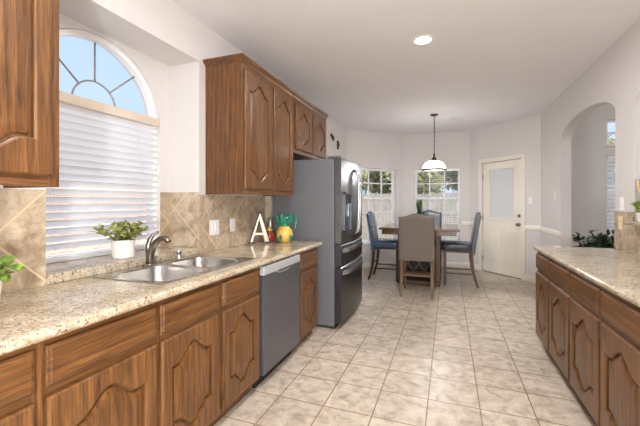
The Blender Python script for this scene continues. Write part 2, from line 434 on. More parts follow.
segs = [('left', (XW, 4.5), (XW, 6.4)), ('left_bay', BL0, BL1), ('back', BL1, BR0),
        ('right_bay_far', BR0, along(BR0, BR1, D0 - CAS)), ('right_bay_near', along(BR0, BR1, D1 + CAS), BR1),
        ('right_far', BR1, (XR, 5.39))]
for nm, a, b in segs:
    run('baseboard_' + nm, a, b, 0.001, .10, .016)
rail = 7
for nm, a, b in [('l', (XW, 4.5), (XW, 6.4)), ('a', BL0, along(BL0, BL1, W1[0] - .03)), ('b', along(BL0, BL1, W1[1] + .03), BL1),
                 ('c', BL1, along(BL1, BR0, W2[0] - .03)), ('d', along(BL1, BR0, W2[1] + .03), BR0),
                 ('e', BR0, along(BR0, BR1, D0 - CAS)), ('f', along(BR0, BR1, D1 + CAS), BR1), ('g', BR1, (XR, 5.39))]:
    run('trim_%d' % rail, a, b, .86, .93, .022); rail += 1

# ------------------------------------------------------------------ windows
def frame_at(p0, p1, u, n=0):
    a, b = Vector((*p0, 0)), Vector((*p1, 0)); d = (b - a).normalized(); nn = Vector((-d.y, d.x, 0))
    p = a + d * u + nn * n; return (p.x, p.y, 0), math.atan2(d.y, d.x)
def grid_window(name, label, p0, p1, u0, u1, z0, z1, cols, rows, depth, wide=.04, mun=.022, sill=True):
    loc, rz = frame_at(p0, p1, u0, depth); W = u1 - u0
    r = sroot(name, label, 'window', (loc[0], loc[1], z0), rz); H = z1 - z0; e = .0015
    m = MB()
    for b in ((e, wide, e, H - e), (W - wide, W - e, e, H - e), (wide, W - wide, e, wide), (wide, W - wide, H - wide, H - e)):
        m.box(b[0], b[1], 0, .05, b[2], b[3])
    m.build('window_frame', 'white_vinyl', r)
    m = MB()
    for i in range(1, cols): x = W * i / cols; m.box(x - mun / 2, x + mun / 2, .012, .034, wide, H - wide)
    for j in range(1, rows):
        z = H * j / rows; k = mun * (1.8 if j == (rows + 1) // 2 else 1); m.box(wide, W - wide, .010, .036, z - k / 2, z + k / 2)
    m.build('window_muntins', 'white_vinyl', r)
    m = MB(); m.box(wide, W - wide, .020, .026, wide, H - wide); m.build('window_pane', 'pane_glass', r)
    if sill:
        m = MB(); m.box(-.02, W + .02, -depth - .03, -depth - .0015, -.03, -.001); m.build('window_sill', 'white_trim', r)
    return r
grid_window('window_1', 'white gridded window in the left bay wall beyond the refrigerator', BL0, BL1, W1[0], W1[1], .5, 2.0, 3, 5, .07)
grid_window('window_2', 'white gridded window behind the dining table under the pendant', BL1, BR0, W2[0], W2[1], .5, 2.0, 3, 5, .07)
LBK = ((XR + .12, 8.0), (6.0, 8.0))
grid_window('window_3', 'tall living room window seen through the arched doorway, with shutter', *LBK, 1.29, 2.3, .35, 2.19, 1, 2, .07)
grid_window('window_4', 'small upper living room window seen through the arched doorway', *LBK, 1.29, 2.3, 2.39, 2.87, 2, 2, .07)

# arched window over the sink
WY, WHW, WZ0, WZ1, WR = 1.63, .488, .96, 1.93, .485
r = sroot('window_5', 'arched sunburst window over the kitchen sink', 'window', (-2.22, WY, 0))
def arch_out(hw, z0, zs, rr, n=40):             # (y, z) outline
    return [(-hw, z0)] + [(-hw * math.cos(PI * i / n), zs + rr * math.sin(PI * i / n)) for i in range(n + 1)] + [(hw, z0)]
m = MB(); fr = .036; e = .0015
o1 = arch_out(WHW - e, WZ0 + e, WZ1, WR - e); o2 = arch_out(WHW - fr, WZ0 + fr, WZ1, WR - fr)
m.rings([[(x, y, z) for y, z in o] for o, x in ((o1, 0), (o1, .05), (o2, .05), (o2, 0))] + [[(0, y, z) for y, z in o1]], True)
m.build('window_frame', 'white_vinyl', r)
m = MB(); HB = 1.968; hub = .15
m.tube([(.012, hub * math.cos(PI * i / 24), HB + hub * math.sin(PI * i / 24)) for i in range(25)], .006, 8)
for a in (45, 90, 135):
    A = math.radians(a); m.tube([(.012, hub * math.cos(A), HB + hub * math.sin(A)), (.012, .44 * math.cos(A), HB + .42 * math.sin(A) - .005)], .006, 8)
m.build('sunburst_grille', 'grille_grey', r)
m = MB(); m.box(.0, .05, -WHW + fr, WHW - fr, 1.915, 1.968); m.build('window_mullion', 'white_vinyl', r)
m = MB(); m.box(.0, .04, -WHW + fr, WHW - fr, 1.375, 1.42); m.build('meeting_rail', 'white_vinyl', r)
m = MB(); o2b = arch_out(WHW - fr, WZ0 + fr, WZ1, WR - fr)
a_ = [m.b.verts.new((.02, y, z)) for y, z in o2b]; m.b.faces.new(a_); m.build('window_pane', 'pane_glass', r)

# blinds: headrail/valance, slats, bottom rail, wand
def blind(label, loc, rz, W, ztop, zbot, pitch, tilt, sw=.05, valance='tan_valance', vh=.06, wand=True, ladders=2, group=None, name='window_blind'):
    """local x along the window, +y to the outside"""
    r = thing(name, label, 'window blind', loc, rz, group)
    m = MB(); m.box(0, W, -.028, .028, ztop - vh, ztop, .004); m.build('valance', valance, r)
    m = MB(); n = int((ztop - vh - zbot - .03) / pitch)
    ca, sa = math.cos(tilt), math.sin(tilt)
    for i in range(n):
        z = ztop - vh - .02 - i * pitch - .01
        pts = []
        for t, x in ((0, 0), (1, 0)): pass
        cv = .004 if tilt else .001; arc = [(-sw / 2, 0), (-sw / 4, cv * .75), (0, cv), (sw / 4, cv * .75), (sw / 2, 0)]
        low = [(y, q - (.0022 if tilt else .0014)) for y, q in reversed(arc)]
        ring = [(y * ca - q * sa, y * sa + q * ca) for y, q in arc + low]
        m.rings([[(x, y, z + q) for y, q in ring] for x in (.006, W - .006)], True, True, True)
    m.build('slats', 'blind_white', r)
    m = MB(); m.box(.004, W - .004, -.025, .025, zbot, zbot + .022, .004); m.build('bottom_rail', 'blind_white', r)
    for k in range(ladders):
        x = W * (.2 + .6 * k); m = MB()
        for y in (-.027, .027): m.tube([(x, y, ztop - vh), (x, y, zbot + .01)], .0012, 5)
        m.build('ladder_cord', 'blind_white', r)
    if wand:
        m = MB(); m.tube([(.055, -.036, ztop - vh + .02), (.055, -.04, zbot + .22)], .005, 8); m.build('tilt_wand', 'nickel', r)
    return r
# local x -> world +Y needs rz=+90deg: then local +y -> world -X (outside)
blind('white slatted blind with tan valance over the kitchen sink', (-2.168, WY - WHW + .004, 0), PI / 2, 2 * WHW - .008, 1.972, .968, .046, math.radians(-52), name='window_blind')
loc, rz = frame_at(BL1, BR0, W2[0] + .006, .033)
blind('cream slatted blind hanging open in the window behind the dining table', loc, rz, W2[1] - W2[0] - .012, 1.998, .51, .045, math.radians(0), valance='white_vinyl', vh=.05, wand=False, ladders=2)
loc, rz = frame_at(*LBK, 1.30, .03)
blind('white shutter slats in the tall living room window beyond the arch', loc, rz, 1.0, 2.185, .36, .075, math.radians(-58), sw=.07, valance='white_vinyl', vh=.05, wand=False)

# ------------------------------------------------------------------ back door with casing
loc, rz = frame_at(BR0, BR1, D0, 0); DW = D1 - D0
r = sroot('door_1', 'cream half-glass back door with lever and deadbolt', 'door', loc, rz)
m = MB(); y0, y1 = .02, .062
gx0, gx1, gz0, gz1 = .15, DW - .15, 1.02, 1.93
for b in ((.008, gx0, .012, 2.05), (gx1, DW - .008, .012, 2.05), (gx0, gx1, .012, gz0), (gx0, gx1, gz1, 2.05)): m.box(b[0], b[1], y0, y1, b[2], b[3])
m.build('door_slab', 'door_cream', r)
m = MB()
for b in ((gx0 - .03, gx0 + .012, gz0 - .03, gz1 + .03), (gx1 - .012, gx1 + .03, gz0 - .03, gz1 + .03), (gx0, gx1, gz0 - .03, gz0 + .012), (gx0, gx1, gz1 - .012, gz1 + .03)): m.box(b[0], b[1], y0 - .012, y0 + .01, b[2], b[3], .003)
m.build('glass_surround', 'door_cream', r)
def raised(m, x0, x1, z0, z1, y, k=.03):
    R = lambda i, yy: [(x0 + i, yy, z0 + i), (x1 - i, yy, z0 + i), (x1 - i, yy, z1 - i), (x0 + i, yy, z1 - i)]
    m.rings([R(0, y), R(.008, y - .007), R(.02, y - .002), R(k + .02, y - .008)], True, False, True)
for x0, x1 in ((.11, DW / 2 - .045), (DW / 2 + .045, DW - .11)):
    m = MB(); raised(m, x0, x1, .2, .86, y0 - .0005); m.build('door_panel', 'door_cream', r)
m = MB(); m.box(gx0, gx1, .036, .042, gz0, gz1); m.build('door_glass', 'pane_glass', r)
m = MB()
n_ = 36
for i in range(n_):
    z = gz0 + .012 + (gz1 - gz0 - .02) * i / n_; m.hexa([(gx0 + .014, .024, z), (gx1 - .014, .024, z), (gx1 - .014, .032, z + .024), (gx0 + .014, .032, z + .024), (gx0 + .014, .0255, z), (gx1 - .014, .0255, z), (gx1 - .014, .0335, z + .024), (gx0 + .014, .0335, z + .024)])
m.build('mini_blind', 'blind_white', r)
kx = DW - .065
m = MB(); m.tube([(kx, y0 + .002, .93), (kx, y0 - .008, .93)], .03, 20); m.tube([(kx, y0, .93), (kx, y0 - .04, .93)], .01, 10); m.lathe([(.0, -.02), (.018, -.02), (.027, -.006), (.027, .01), (.018, .02), (0, .02)], (0, 0, 0), 18, False, False)
m.build('door_knob_rose', 'nickel', r).hide_render = False
k = [c for c in r.children if c.name.startswith('door_knob_rose')][0]
bm = bmesh.new(); bm.from_mesh(k.data)
for v in bm.verts:
    if v.co.length < .06: x, y, z = v.co; v.co = Vector((kx + x, y0 - .05 + z, .93 + y))
bm.to_mesh(k.data); bm.free(); k.name = 'door_knob'
m = MB(); m.tube([(kx, y0 + .002, 1.08), (kx, y0 - .016, 1.08)], [.028, .024], 20); m.bar((kx - .016, y0 - .022, 1.08), (kx + .016, y0 - .022, 1.08), .01); m.build('deadbolt', 'nickel', r)
for z in (.25, 1.02, 1.8):
    m = MB(); m.tube([(.006, y0 - .006, z - .045), (.006, y0 - .006, z + .045)], .007, 8); m.build('hinge', 'nickel', r)
m = MB(); c = CAS; ct = .02
for b in ((-c, -.001, .001, 2.06 + c), (DW + .001, DW + c, .001, 2.06 + c), (-.001, DW + .001, 2.061, 2.06 + c)): m.box(b[0], b[1], -ct, -.0008, b[2], b[3], .004)
m.build('door_casing', 'white_trim', r)
m = MB(); m.box(.001, DW - .001, .01, .13, .0005, .011); m.build('threshold', 'nickel', r)

# ------------------------------------------------------------------ cabinets
K = 26
def outline(w, h, ins, mt, rise, y, d=0):
    """closed ring, arched at the top and, upside down, at the bottom; d = extra inset"""
    g = lambda t: .5 + .5 * math.cos(PI * min(1, abs(t) / .82))
    x0, x1 = ins + d, w - ins - d; hw = (x1 - x0) / 2; R = []
    for i in range(K + 1): t = -1 + 2 * i / K; R.append((w / 2 + t * hw, y, mt + rise * (1 - g(t)) + d))
    for i in range(K + 1): t = 1 - 2 * i / K; R.append((w / 2 + t * hw, y, h - mt - rise * (1 - g(t)) - d))
    return R
def rect_ring(w, h, d, y): return outline(w, h, 0, 0, 0, y, d)
def door_part(parent, w, h, loc, name='door', hsub='door_panel', rise=None):
    rise = min(.075, w * .2) if rise is None else rise; ins = min(.06, w * .17)
    m = MB()
    m.rings([rect_ring(w, h, 0, 0), rect_ring(w, h, 0, -.013), rect_ring(w, h, .003, -.017), rect_ring(w, h, .009, -.020), outline(w, h, ins, ins, rise, -.020), outline(w, h, ins, ins, rise, -.0155, .006), outline(w, h, ins, ins, rise, -.0145, .0085), outline(w, h, ins, ins, rise, -.001, .0095), outline(w, h, ins, ins, rise, -.0008, .0195)], True)
    o = m.build(name, 'oak_upright', parent, smooth_angle=25); o.location = loc
    m = MB()
    m.rings([outline(w, h, ins, ins, rise, -.0012, .0196), outline(w, h, ins, ins, rise, -.0095, .0215), outline(w, h, ins, ins, rise, -.0165, .044), outline(w, h, ins, ins, rise, -.0172, .052)], True, False, True)
    m.build(hsub, 'oak_upright', o, smooth_angle=25)
    return o
def drawer_part(parent, w, h, loc):
    m = MB()
    m.rings([rect_ring(w, h, 0, 0), rect_ring(w, h, 0, -.010), rect_ring(w, h, .003, -.014), rect_ring(w, h, .010, -.016), rect_ring(w, h, .013, -.020)], True, False, True)
    o = m.build('drawer_front', 'oak_across', parent, smooth_angle=25); o.location = loc; return o
def face(r, x0, x1, z0, z1, bays):              # stiles and rails of the face frame
    e = [x0] + [q for a, b in bays for q in (a + .008, b - .008)] + [x1]
    m = MB()
    for a, b in zip(e[1::2], e[2::2]): m.box(a, b, 0, .019, z0, z1)
    m.build('face_frame_rails', 'oak_across', r)
    for a, b in zip(e[0::2], e[1::2]):
        m = MB(); m.box(a, b, 0, .019, z0, z1); m.build('face_frame_stile', 'oak_upright', r)
def base_cabinet(label, loc, rz, W, bays, depth=.585, toe=.075, top=.872, group=None):
    """local x along the run, front face frame at y=0, depth towards +y; bays: (x0, x1)"""
    r = thing('base_cabinet', label, 'kitchen cabinet', loc, rz, group)
    m = MB()
    for a, b in ((.001, .019), (W - .019, W - .001)): m.box(a, b, .0195, depth, .09, top)
    m.box(.019, W - .019, .0195, depth, .09, .108); m.box(.019, W - .019, depth - .012, depth, .108, top)
    m.box(.001, W - .001, toe - .012, toe, .001, .09)
    m.box(.001, .019, toe, depth, .001, .09); m.box(W - .019, W - .001, toe, depth, .001, .09)
    m.build('cabinet_body', 'oak_upright', r)
    face(r, .0005, W - .0005, .09, top, bays)
    for a, b in bays:
        drawer_part(r, b - a, .14, (a, -.0005, .712))
        door_part(r, b - a, .565, (a, -.0005, .118))
    return r
XF = -1.232                                        # left run: face-frame plane
PJ = PI / 2
base_cabinet('oak base cabinet nearest the viewer, below the bare end of the left counter', (XF, -.30, 0), PJ, 1.5,
             [(.03, .49), (.535, 1.003), (1.037, 1.488)])
base_cabinet('oak sink base cabinet with two doors, beside the dishwasher', (XF, 1.2005, 0), PJ, .894, [(.0105, .4315), (.4695, .876)])
base_cabinet('narrow oak base cabinet between the dishwasher and the refrigerator', (XF, 2.742, 0), PJ, .50, [(.04, .46)])
XG = .768
base_cabinet('oak base cabinet at the far end of the right counter, two narrow doors', (XG, 3.668, 0), -PJ, .945, [(.012, .428), (.462, .935)], depth=.605)
base_cabinet('oak base cabinet in the near part of the right counter, wider doors', (XG, 2.7225, 0), -PJ, 1.47, [(.012, .475), (.50, .96), (.985, 1.45)], depth=.605)

def upper_cabinet(label, loc, rz, W, z0, z1, bays, depth=.33, side_mat='oak_upright'):
    r = thing('wall_cabinet', label, 'kitchen cabinet', (loc[0], loc[1], z0), rz); H = z1 - z0
    m = MB()
    m.box(.019, W - .019, .0195, depth, .012, .03); m.box(.019, W - .019, .0195, depth, H - .02, H); m.box(.019, W - .019, depth - .008, depth, .03, H - .02)
    m.build('cabinet_body', 'oak_across', r)
    for a, b in ((0, .019), (W - .019, W)):
        m = MB(); m.box(a, b, .0195, depth, 0, H); m.build('side_panel', 'oak_upright', r)
    face(r, 0, W, 0, H, bays)
    for a, b in bays: door_part(r, b - a, H - .085, (a, -.0005, .042))
    return r
UXF = -1.50; UD = .337
upper_cabinet('oak wall cabinet at the top left corner, left of the sink window', (UXF, -.10, 0), PJ, 1.055, 1.378, 2.395, [(.03, .52), (.545, 1.022)], UD)
upper_cabinet('tall oak wall cabinet with two doors above the letter A', (UXF, 2.285, 0), PJ, .94, 1.378, 2.395, [(.03, .478), (.502, .915)], UD)
upper_cabinet('short oak wall cabinet above the refrigerator', (UXF, 3.227, 0), PJ, 1.03, 1.83, 2.395, [(.04, .49), (.52, .985)], UD)
def crown(name, label, y0, y1, end0=True):
    prof = [(0, 0), (.006, .008), (.012, .02), (.03, .036), (.036, .046), (.036, .055), (0, .055)]
    m = MB(); zb = 2.3955; xf = UXF; xb = XW + .004
    R = []
    base = [(xb, y0), (xf, y0), (xf, y1)]
    for i, (px, py) in enumerate(base):
        R.append([((px + (d if i > 0 else 0)), py - (d if i < 2 and end0 else 0), zb + z) for d, z in prof])
    for a, b in zip(R, R[1:]): m.rings([a, b], True)
    m.b.faces.new([m.b.verts.new(p) for p in R[0]]); m.b.faces.new([m.b.verts.new(p) for p in R[-1]])
    m.box(xb, xf, y0, y1, zb + .001, zb + .05)
    tag(m.build(name, 'oak_run', smooth_angle=20), label, 'crown moulding')
crown('crown_moulding', 'oak crown moulding along the tops of the wall cabinets beside the refrigerator', 2.285, 4.257)
crown('crown_moulding', 'oak crown moulding on the wall cabinet left of the sink window', -.10, .955, False)

# ------------------------------------------------------------------ countertops
CT0, CT1 = .874, .914
def bull(m, x_in, x_out, y0, y1):                  # strip with a rounded front edge along y
    s_ = 1 if x_out > x_in else -1; rr = (CT1 - CT0) / 2; cx = x_out - s_ * rr; cz = (CT0 + CT1) / 2
    prof = [(x_in, CT0)] + [(cx + s_ * rr * math.cos(a), cz + rr * math.sin(a)) for a in [(-90 + 180 * i / 12) * PI / 180 for i in range(13)]] + [(x_in, CT1)]
    m.prism(prof, y0, y1)
SY0, SY1, SX0, SX1 = 1.30, 2.14, -1.815, -1.285
m = MB(); hx0, hx1, hy0, hy1 = SX0 + .02, SX1 - .02, SY0 + .02, SY1 - .02
CE = 3.275
bull(m, hx1, -1.194, -.33, CE)
m.box(-1.8295, hx1, -.33, hy0, CT0, CT1); m.box(-1.8295, hx1, hy1, CE, CT0, CT1); m.box(-1.8295, hx0, hy0, hy1, CT0, CT1)
tag(m.build('granite_countertop', 'granite', smooth_angle=30), 'long speckled granite countertop around the sink, left side', 'countertop')
m = MB(); bull(m, .79, .734, 1.22, 3.70); m.box(.79, XR - .0085, 1.22, 3.70, CT0, CT1)
tag(m.build('granite_countertop', 'granite', smooth_angle=30), 'speckled granite countertop opposite the sink, along the arched wall', 'countertop')
m = MB(); m.box(-2.131, -1.8165, 1.106, 2.201, .9145, .962, .006); m.box(-2.168, -2.131, WY - WHW + .003, WY + WHW - .003, .9605, .9618)
struct(m.build('trim_30', 'granite'))
m = MB(); m.box(1.30, 1.62, 1.31, 3.40, 1.1355, 1.166, .008)
tag(m.build('bar_ledge', 'granite'), 'raised granite bar ledge in the arched opening above the right counter', 'ledge')

# ------------------------------------------------------------------ sink
r = thing('kitchen_sink', 'stainless steel double bowl sink set into the granite counter', 'sink', (SX0, SY0, CT1))
W_, L_ = SX1 - SX0, SY1 - SY0
def rrect(cx, cy_, hx, hy, p, z, n=48):
    R = []
    for i in range(n):
        a = 2 * PI * i / n + PI / 4 + .0001; c, s_ = math.cos(a), math.sin(a)
        k = (abs(c) ** p + abs(s_) ** p) ** (-1 / p); R.append((cx + hx * c * k, cy_ + hy * s_ * k, z))
    return R
m = MB(); zt = .004
cells = [(0, L_ / 2), (L_ / 2, L_)]
bowls = []
for i, (a, b) in enumerate(cells):
    cx, hx = (.085 + W_ - .03) / 2, (W_ - .03 - .085) / 2
    ya, yb = a + (.035 if i == 0 else .018), b - (.018 if i == 0 else .075)
    cy_, hy = (ya + yb) / 2, (yb - ya) / 2
    out = [(min(max(x, 0), W_), min(max(y, a), b), zt) for x, y, z in rrect(W_ / 2, (a + b) / 2, W_ / 2, (b - a) / 2, 60, zt)]
    m.rings([out, rrect(cx, cy_, hx, hy, 5, zt), rrect(cx, cy_, hx - .008, hy - .008, 5, zt - .006), rrect(cx, cy_, hx - .02, hy - .02, 5, -.12), rrect(cx, cy_, hx - .035, hy - .035, 4.5, -.155), rrect(cx, cy_, hx * .4, hy * .4, 3, -.168), rrect(cx, cy_, .04, .04, 2, -.17)], True, False, True)
    bowls.append((cx, cy_))
rim = [(0, 0), (W_, 0), (W_, L_), (0, L_)]
m.rings([[(x, y, zt) for x, y in rim], [(x + (-.002 if x == 0 else .002), y + (-.002 if y == 0 else .002), .0008) for x, y in rim]], True)
m.build('sink_basin', 'sink_steel', r, smooth_angle=35)
for cx, cy_ in bowls:
    m = MB(); m.lathe([(.0, -.1695), (.038, -.1695), (.042, -.166), (.04, -.164), (.02, -.166), (0, -.166)], (cx, cy_, 0), 24, False, False); m.build('drain', 'chrome', r)

FX, FY = -1.772, 1.672
r = thing('faucet', 'brushed nickel single lever faucet behind the double sink', 'faucet', (FX, FY, CT1 + .0045), 0); r.scale = (.95, .95, .95)
m = MB(); m.rings([rrect(0, 0, .024, .055, 2.6, 0), rrect(0, 0, .024, .055, 2.6, .006), rrect(0, 0, .018, .048, 2.6, .010)], True, True, True, True); m.build('base_plate', 'nickel', r)
m = MB(); m.tube([(0, 0, .009), (0, 0, .05), (.010, .002, .09), (.024, .005, .125), (.045, .010, .155), (.072, .016, .176), (.100, .022, .180), (.122, .027, .170), (.134, .030, .152)], [.027, .024, .023, .022, .020, .0185, .018, .019, .0185], 16); m.build('spout', 'nickel', r)
m = MB(); m.tube([(-.010, -.006, .06), (-.014, -.004, .12), (-.008, .006, .165), (.006, .018, .198), (.022, .032, .216), (.034, .042, .220)], [.015, .017, .015, .012, .010, .007], 12); m.build('lever_handle', 'nickel', r)
r = thing('side_sprayer', 'small chrome cap on the sink deck beside the faucet', 'sink sprayer', (-1.775, 1.925, CT1 + .0045))
m = MB(); m.lathe([(.022, 0), (.022, .006), (.014, .009), (.014, .04), (.017, .045), (.017, .062), (.012, .07), (0, .071)], n=20, cap0=True, cap1=False); m.build('sprayer_body', 'chrome', r)

# ------------------------------------------------------------------ dishwasher
r = thing('dishwasher', 'stainless dishwasher under the granite counter', 'dishwasher', (XF, 2.098, 0), PJ); W = .64
m = MB(); m.box(.004, W - .004, .006, .57, .095, .868); m.build('tub_body', 'black_gap', r)
m = MB(); m.box(.008, W - .008, -.028, .005, .105, .80, .005); m.build('door_panel', 'dishwasher_front', r)
m = MB(); m.box(.008, W - .008, -.034, .005, .803, .866, .008); m.build('control_panel', 'panel_silver', r)
m = MB(); m.tube([(.20, -.030, .80), (.24, -.034, .785), (.40, -.034, .785), (.44, -.030, .80)], .006, 8); m.build('handle_lip', 'bright_steel', r)
m = MB(); m.box(.02, W - .02, .05, .07, .001, .094); m.build('toe_panel', 'black_gap', r)

# ------------------------------------------------------------------ refrigerator
FRY0, FRW, FRF = 3.385, .915, -1.03
r = thing('refrigerator', 'stainless french door refrigerator with two lower drawers', 'refrigerator', (FRF, FRY0, 0), PJ)
m = MB(); m.box(0, FRW, .075, .775, .03, 1.765, .006); m.build('cabinet_body', 'fridge_side', r)
m = MB(); m.box(.02, FRW - .02, .07, .12, .004, .05); m.build('base_grille', 'black_gap', r)
def curved_front(m, x0, x1, z0, z1, bulge=.018, n=14):
    f = lambda x: -bulge * (1 - ((x - FRW / 2) / (FRW / 2)) ** 2)
    xs = [x0 + (x1 - x0) * i / n for i in range(n + 1)]; R = []
    for x in xs:
        R.append([(x, .066, z0), (x, f(x) + .01, z0), (x, f(x), z0 + .01), (x, f(x), z1 - .01), (x, f(x) + .01, z1), (x, .066, z1)])
    m.rings(R, True, True, True)
half = FRW / 2
for x0, x1 in ((.002, half - .002), (half + .002, FRW - .002)):
    m = MB(); curved_front(m, x0, x1, .885, 1.775); d = m.build('fridge_door', 'steel', r, smooth_angle=40)
    hx = half - .035 if x0 < .1 else half + .035; q = -.07
    m = MB(); m.tube([(hx, -.018, .95), (hx, q + .012, .985), (hx, q, 1.03), (hx, q - .012, 1.3), (hx, q, 1.6), (hx, q + .012, 1.645), (hx, -.018, 1.68)], [.012, .013, .013, .013, .013, .013, .012], 12); m.build('door_handle', 'bright_steel', d)
    if x0 < .1:
        m = MB(); dx0, dx1, dz0, dz1 = .07, .31, 1.0, 1.42
        fx = lambda x: -.018 * (1 - ((x - half) / half) ** 2)
        for b in ((dx0, dx0 + .018, dz0, dz1), (dx1 - .018, dx1, dz0, dz1), (dx0, dx1, dz0, dz0 + .02), (dx0, dx1, dz1 - .02, dz1)): m.box(b[0], b[1], -.024, -.004, b[2], b[3])
        m.build('dispenser_frame', 'steel_dark', d)
        m = MB(); m.box(dx0 + .018, dx1 - .018, -.022, -.006, 1.30, dz1 - .02); m.build('dispenser_panel', 'black_gap', d)
        m = MB(); m.box(dx0 + .018, dx1 - .018, -.0185, -.008, dz0 + .02, 1.30); m.build('dispenser_recess', 'steel_dark', d)
        m = MB(); m.box(dx0 + .09, dx1 - .09, -.034, -.019, 1.16, 1.30, .004); m.build('dispenser_paddle', 'steel', d)
for z0, z1 in ((.655, .872), (.065, .642)):
    m = MB(); curved_front(m, .002, FRW - .002, z0, z1); d = m.build('drawer_front', 'steel_dark', r, smooth_angle=40)
    zh = z1 - .065; f = lambda x: -.018 * (1 - ((x - half) / half) ** 2)
    m = MB(); n = 16; R = []
    for i in range(n + 1):
        x = .05 + (FRW - .10) * i / n; e = min(i, n - i); o = -.001 if e == 0 else (-.020 if e == 1 else -.030)
        R.append([(x, f(x) - .001, zh - .02), (x, f(x) + o, zh - .018), (x, f(x) + o - .004, zh), (x, f(x) + o, zh + .018), (x, f(x) - .001, zh + .02)])
    m.rings(R, True, True, True); m.build('drawer_handle', 'bright_steel', d, smooth_angle=40)
for x in (.05, FRW - .05):
    m = MB(); m.box(x - .04, x + .04, .02, .16, 1.7765, 1.797, .006); m.build('hinge_cover', 'fridge_side', r)
for x in (.04, FRW - .04):
    for y in (.1, .7): 
        m = MB(); m.lathe([(.022, .0008), (.022, .02), (.012, .02), (.012, .03)], (x, y, 0), 14); m.build('foot', 'steel_dark', r)

# ------------------------------------------------------------------ dining table and chairs
TX, TY = -.445, 6.1
r = thing('dining_table', 'counter height square wooden dining table with lattice pedestal', 'dining table', (TX, TY, 0)); h2 = .6
m = MB(); m.box(-h2, h2, -h2, h2, .875, .91, .008); m.build('tabletop', 'table_wood', r)
m = MB()
for b in ((-h2 + .04, h2 - .04, -h2 + .04, -h2 + .06), (-h2 + .04, h2 - .04, h2 - .06, h2 - .04), (-h2 + .04, -h2 + .06, -h2 + .06, h2 - .06), (h2 - .06, h2 - .04, -h2 + .06, h2 - .06)): m.box(*b, .80, .8745)
m.build('apron', 'table_wood', r)
ph = .29
for sx_ in (-1, 1):
    for sy_ in (-1, 1):
        m = MB(); m.box(sx_ * ph - .035, sx_ * ph + .035, sy_ * .38 - .035, sy_ * .38 + .035, .071, .8745, .005); m.build('pedestal_post', 'chair_wood', r)
m = MB(); m.box(-.325, .325, -.44, .44, .001, .07, .012); m.build('pedestal_plinth', 'chair_wood', r)
for z in (.20, .47, .76):
    m = MB(); m.box(-ph + .03, ph - .03, -.38, .38, z - .012, z + .012); m.build('shelf', 'chair_wood', r)
m = MB(); m.box(-ph + .05, ph - .05, -.24, -.22, .212, .76); m.box(-ph + .05, ph - .05, .22, .24, .212, .76); m.box(-ph + .036, -ph + .05, -.345, .345, .07, .874); m.box(ph - .05, ph - .036, -.345, .345, .07, .874); m.build('inner_panels', 'wine_dark', r)
for sy_ in (-1, 1):
    m = MB()
    for i in range(3):
        x0 = -ph + .036 + i * .1685 * 1.02; x1 = x0 + .172
        m.bar((x0, sy_ * .37, .213), (x1, sy_ * .37, .457), .007); m.bar((x1, sy_ * .376, .213), (x0, sy_ * .376, .457), .007)
    m.build('wine_lattice', 'lattice_metal', r)

def chair(label, loc, rz, fabric, wood):
    """faces local -y (sitter looks to -y); back at +y; counter height"""
    r = thing('dining_chair', label, 'chair', loc, rz, None)
    w, sd = .235, .24
    m = MB()
    R = []
    for z, i in ((.555, .01), (.56, 0), (.64, 0), (.658, .008), (.668, .03), (.672, .07)):
        R.append(rrect(0, -.02, w - i, sd - i, 7, z, 40))
    m.rings(R, True, True, True, True); m.build('seat', fabric, r)
    m = MB(); m.box(-w + .012, w - .012, -sd, sd - .04, .525, .5545, .004); m.build('seat_rail', wood, r)
    # backrest: camel-back outline, leaning back, slightly curved
    N = 20; top = lambda t: 1.115 + .045 * (.5 + .5 * math.cos(PI * min(1, abs(t) / .8)))
    zz = [.50, .6, .7, .8, .9, 1.0, 1.06]
    lean = lambda z: .20 + .10 * max(0, (z - .5) / .65) ** 1.3
    m = MB(); fr, bk = [], []
    def col(t, off):
        x = t * w; e = off * (.6 if abs(t) > .97 else 1); c = [(x, lean(z) + e, z) for z in zz] + [(x, lean(1.1) + e, top(t) - .02), (x, lean(1.12) + e * .5, top(t))]
        return c
    ts = [-1 + 2 * i / N for i in range(N + 1)]
    R = [col(t, -.032) + list(reversed(col(t, .032))) for t in ts]
    m.rings(R, True, True, True, True); m.build('backrest', fabric, r, smooth_angle=50)
    for sg in (-1, 1):
        m = MB(); m.bar((sg * (w - .03), -sd + .035, .5245), (sg * (w - .03), -sd + .035, .001), .044, .034); m.build('leg', wood, r)
        m = MB(); pts = [(.185, .5245), (.19, .4), (.205, .25), (.235, .12), (.275, .001)]; hw_ = [.022, .021, .02, .018, .016]
        m.rings([[(sg * (w - .03) + a * q, y + b * q, z) for a, b in ((-1, -1), (1, -1), (1, 1), (-1, 1))] for (y, z), q in zip(pts, hw_)], True, True, True); m.build('leg', wood, r)
    m = MB(); m.box(-w + .05, w - .05, -sd + .025, -sd + .045, .22, .255); m.build('front_stretcher', wood, r)
    m = MB(); m.box(-w + .05, w - .05, .19, .21, .28, .31); m.build('back_stretcher', wood, r)
    for sg in (-1, 1):
        m = MB(); m.bar((sg * (w - .03), -sd + .056, .20), (sg * (w - .03), .19, .20), .022); m.build('side_stretcher', wood, r)
    return r
chair('taupe upholstered dining chair with its back to the kitchen, in front of the table', (-.415, 5.17, 0), PI, 'taupe_fabric', 'pale_wood')
chair('slate upholstered dining chair standing between the table and the back door', (.15, 6.0, 0), -PI / 2, 'slate_leather', 'chair_wood')
chair('upholstered dining chair, blue window sheen put into its colour, between the table and the refrigerator', (-1.0, 6.0, 0), PI / 2, 'blue_sheen_leather', 'espresso_wood')
chair('dark dining chair on the window side of the table', (-.36, 6.82, 0), 0, 'slate_leather', 'espresso_wood')

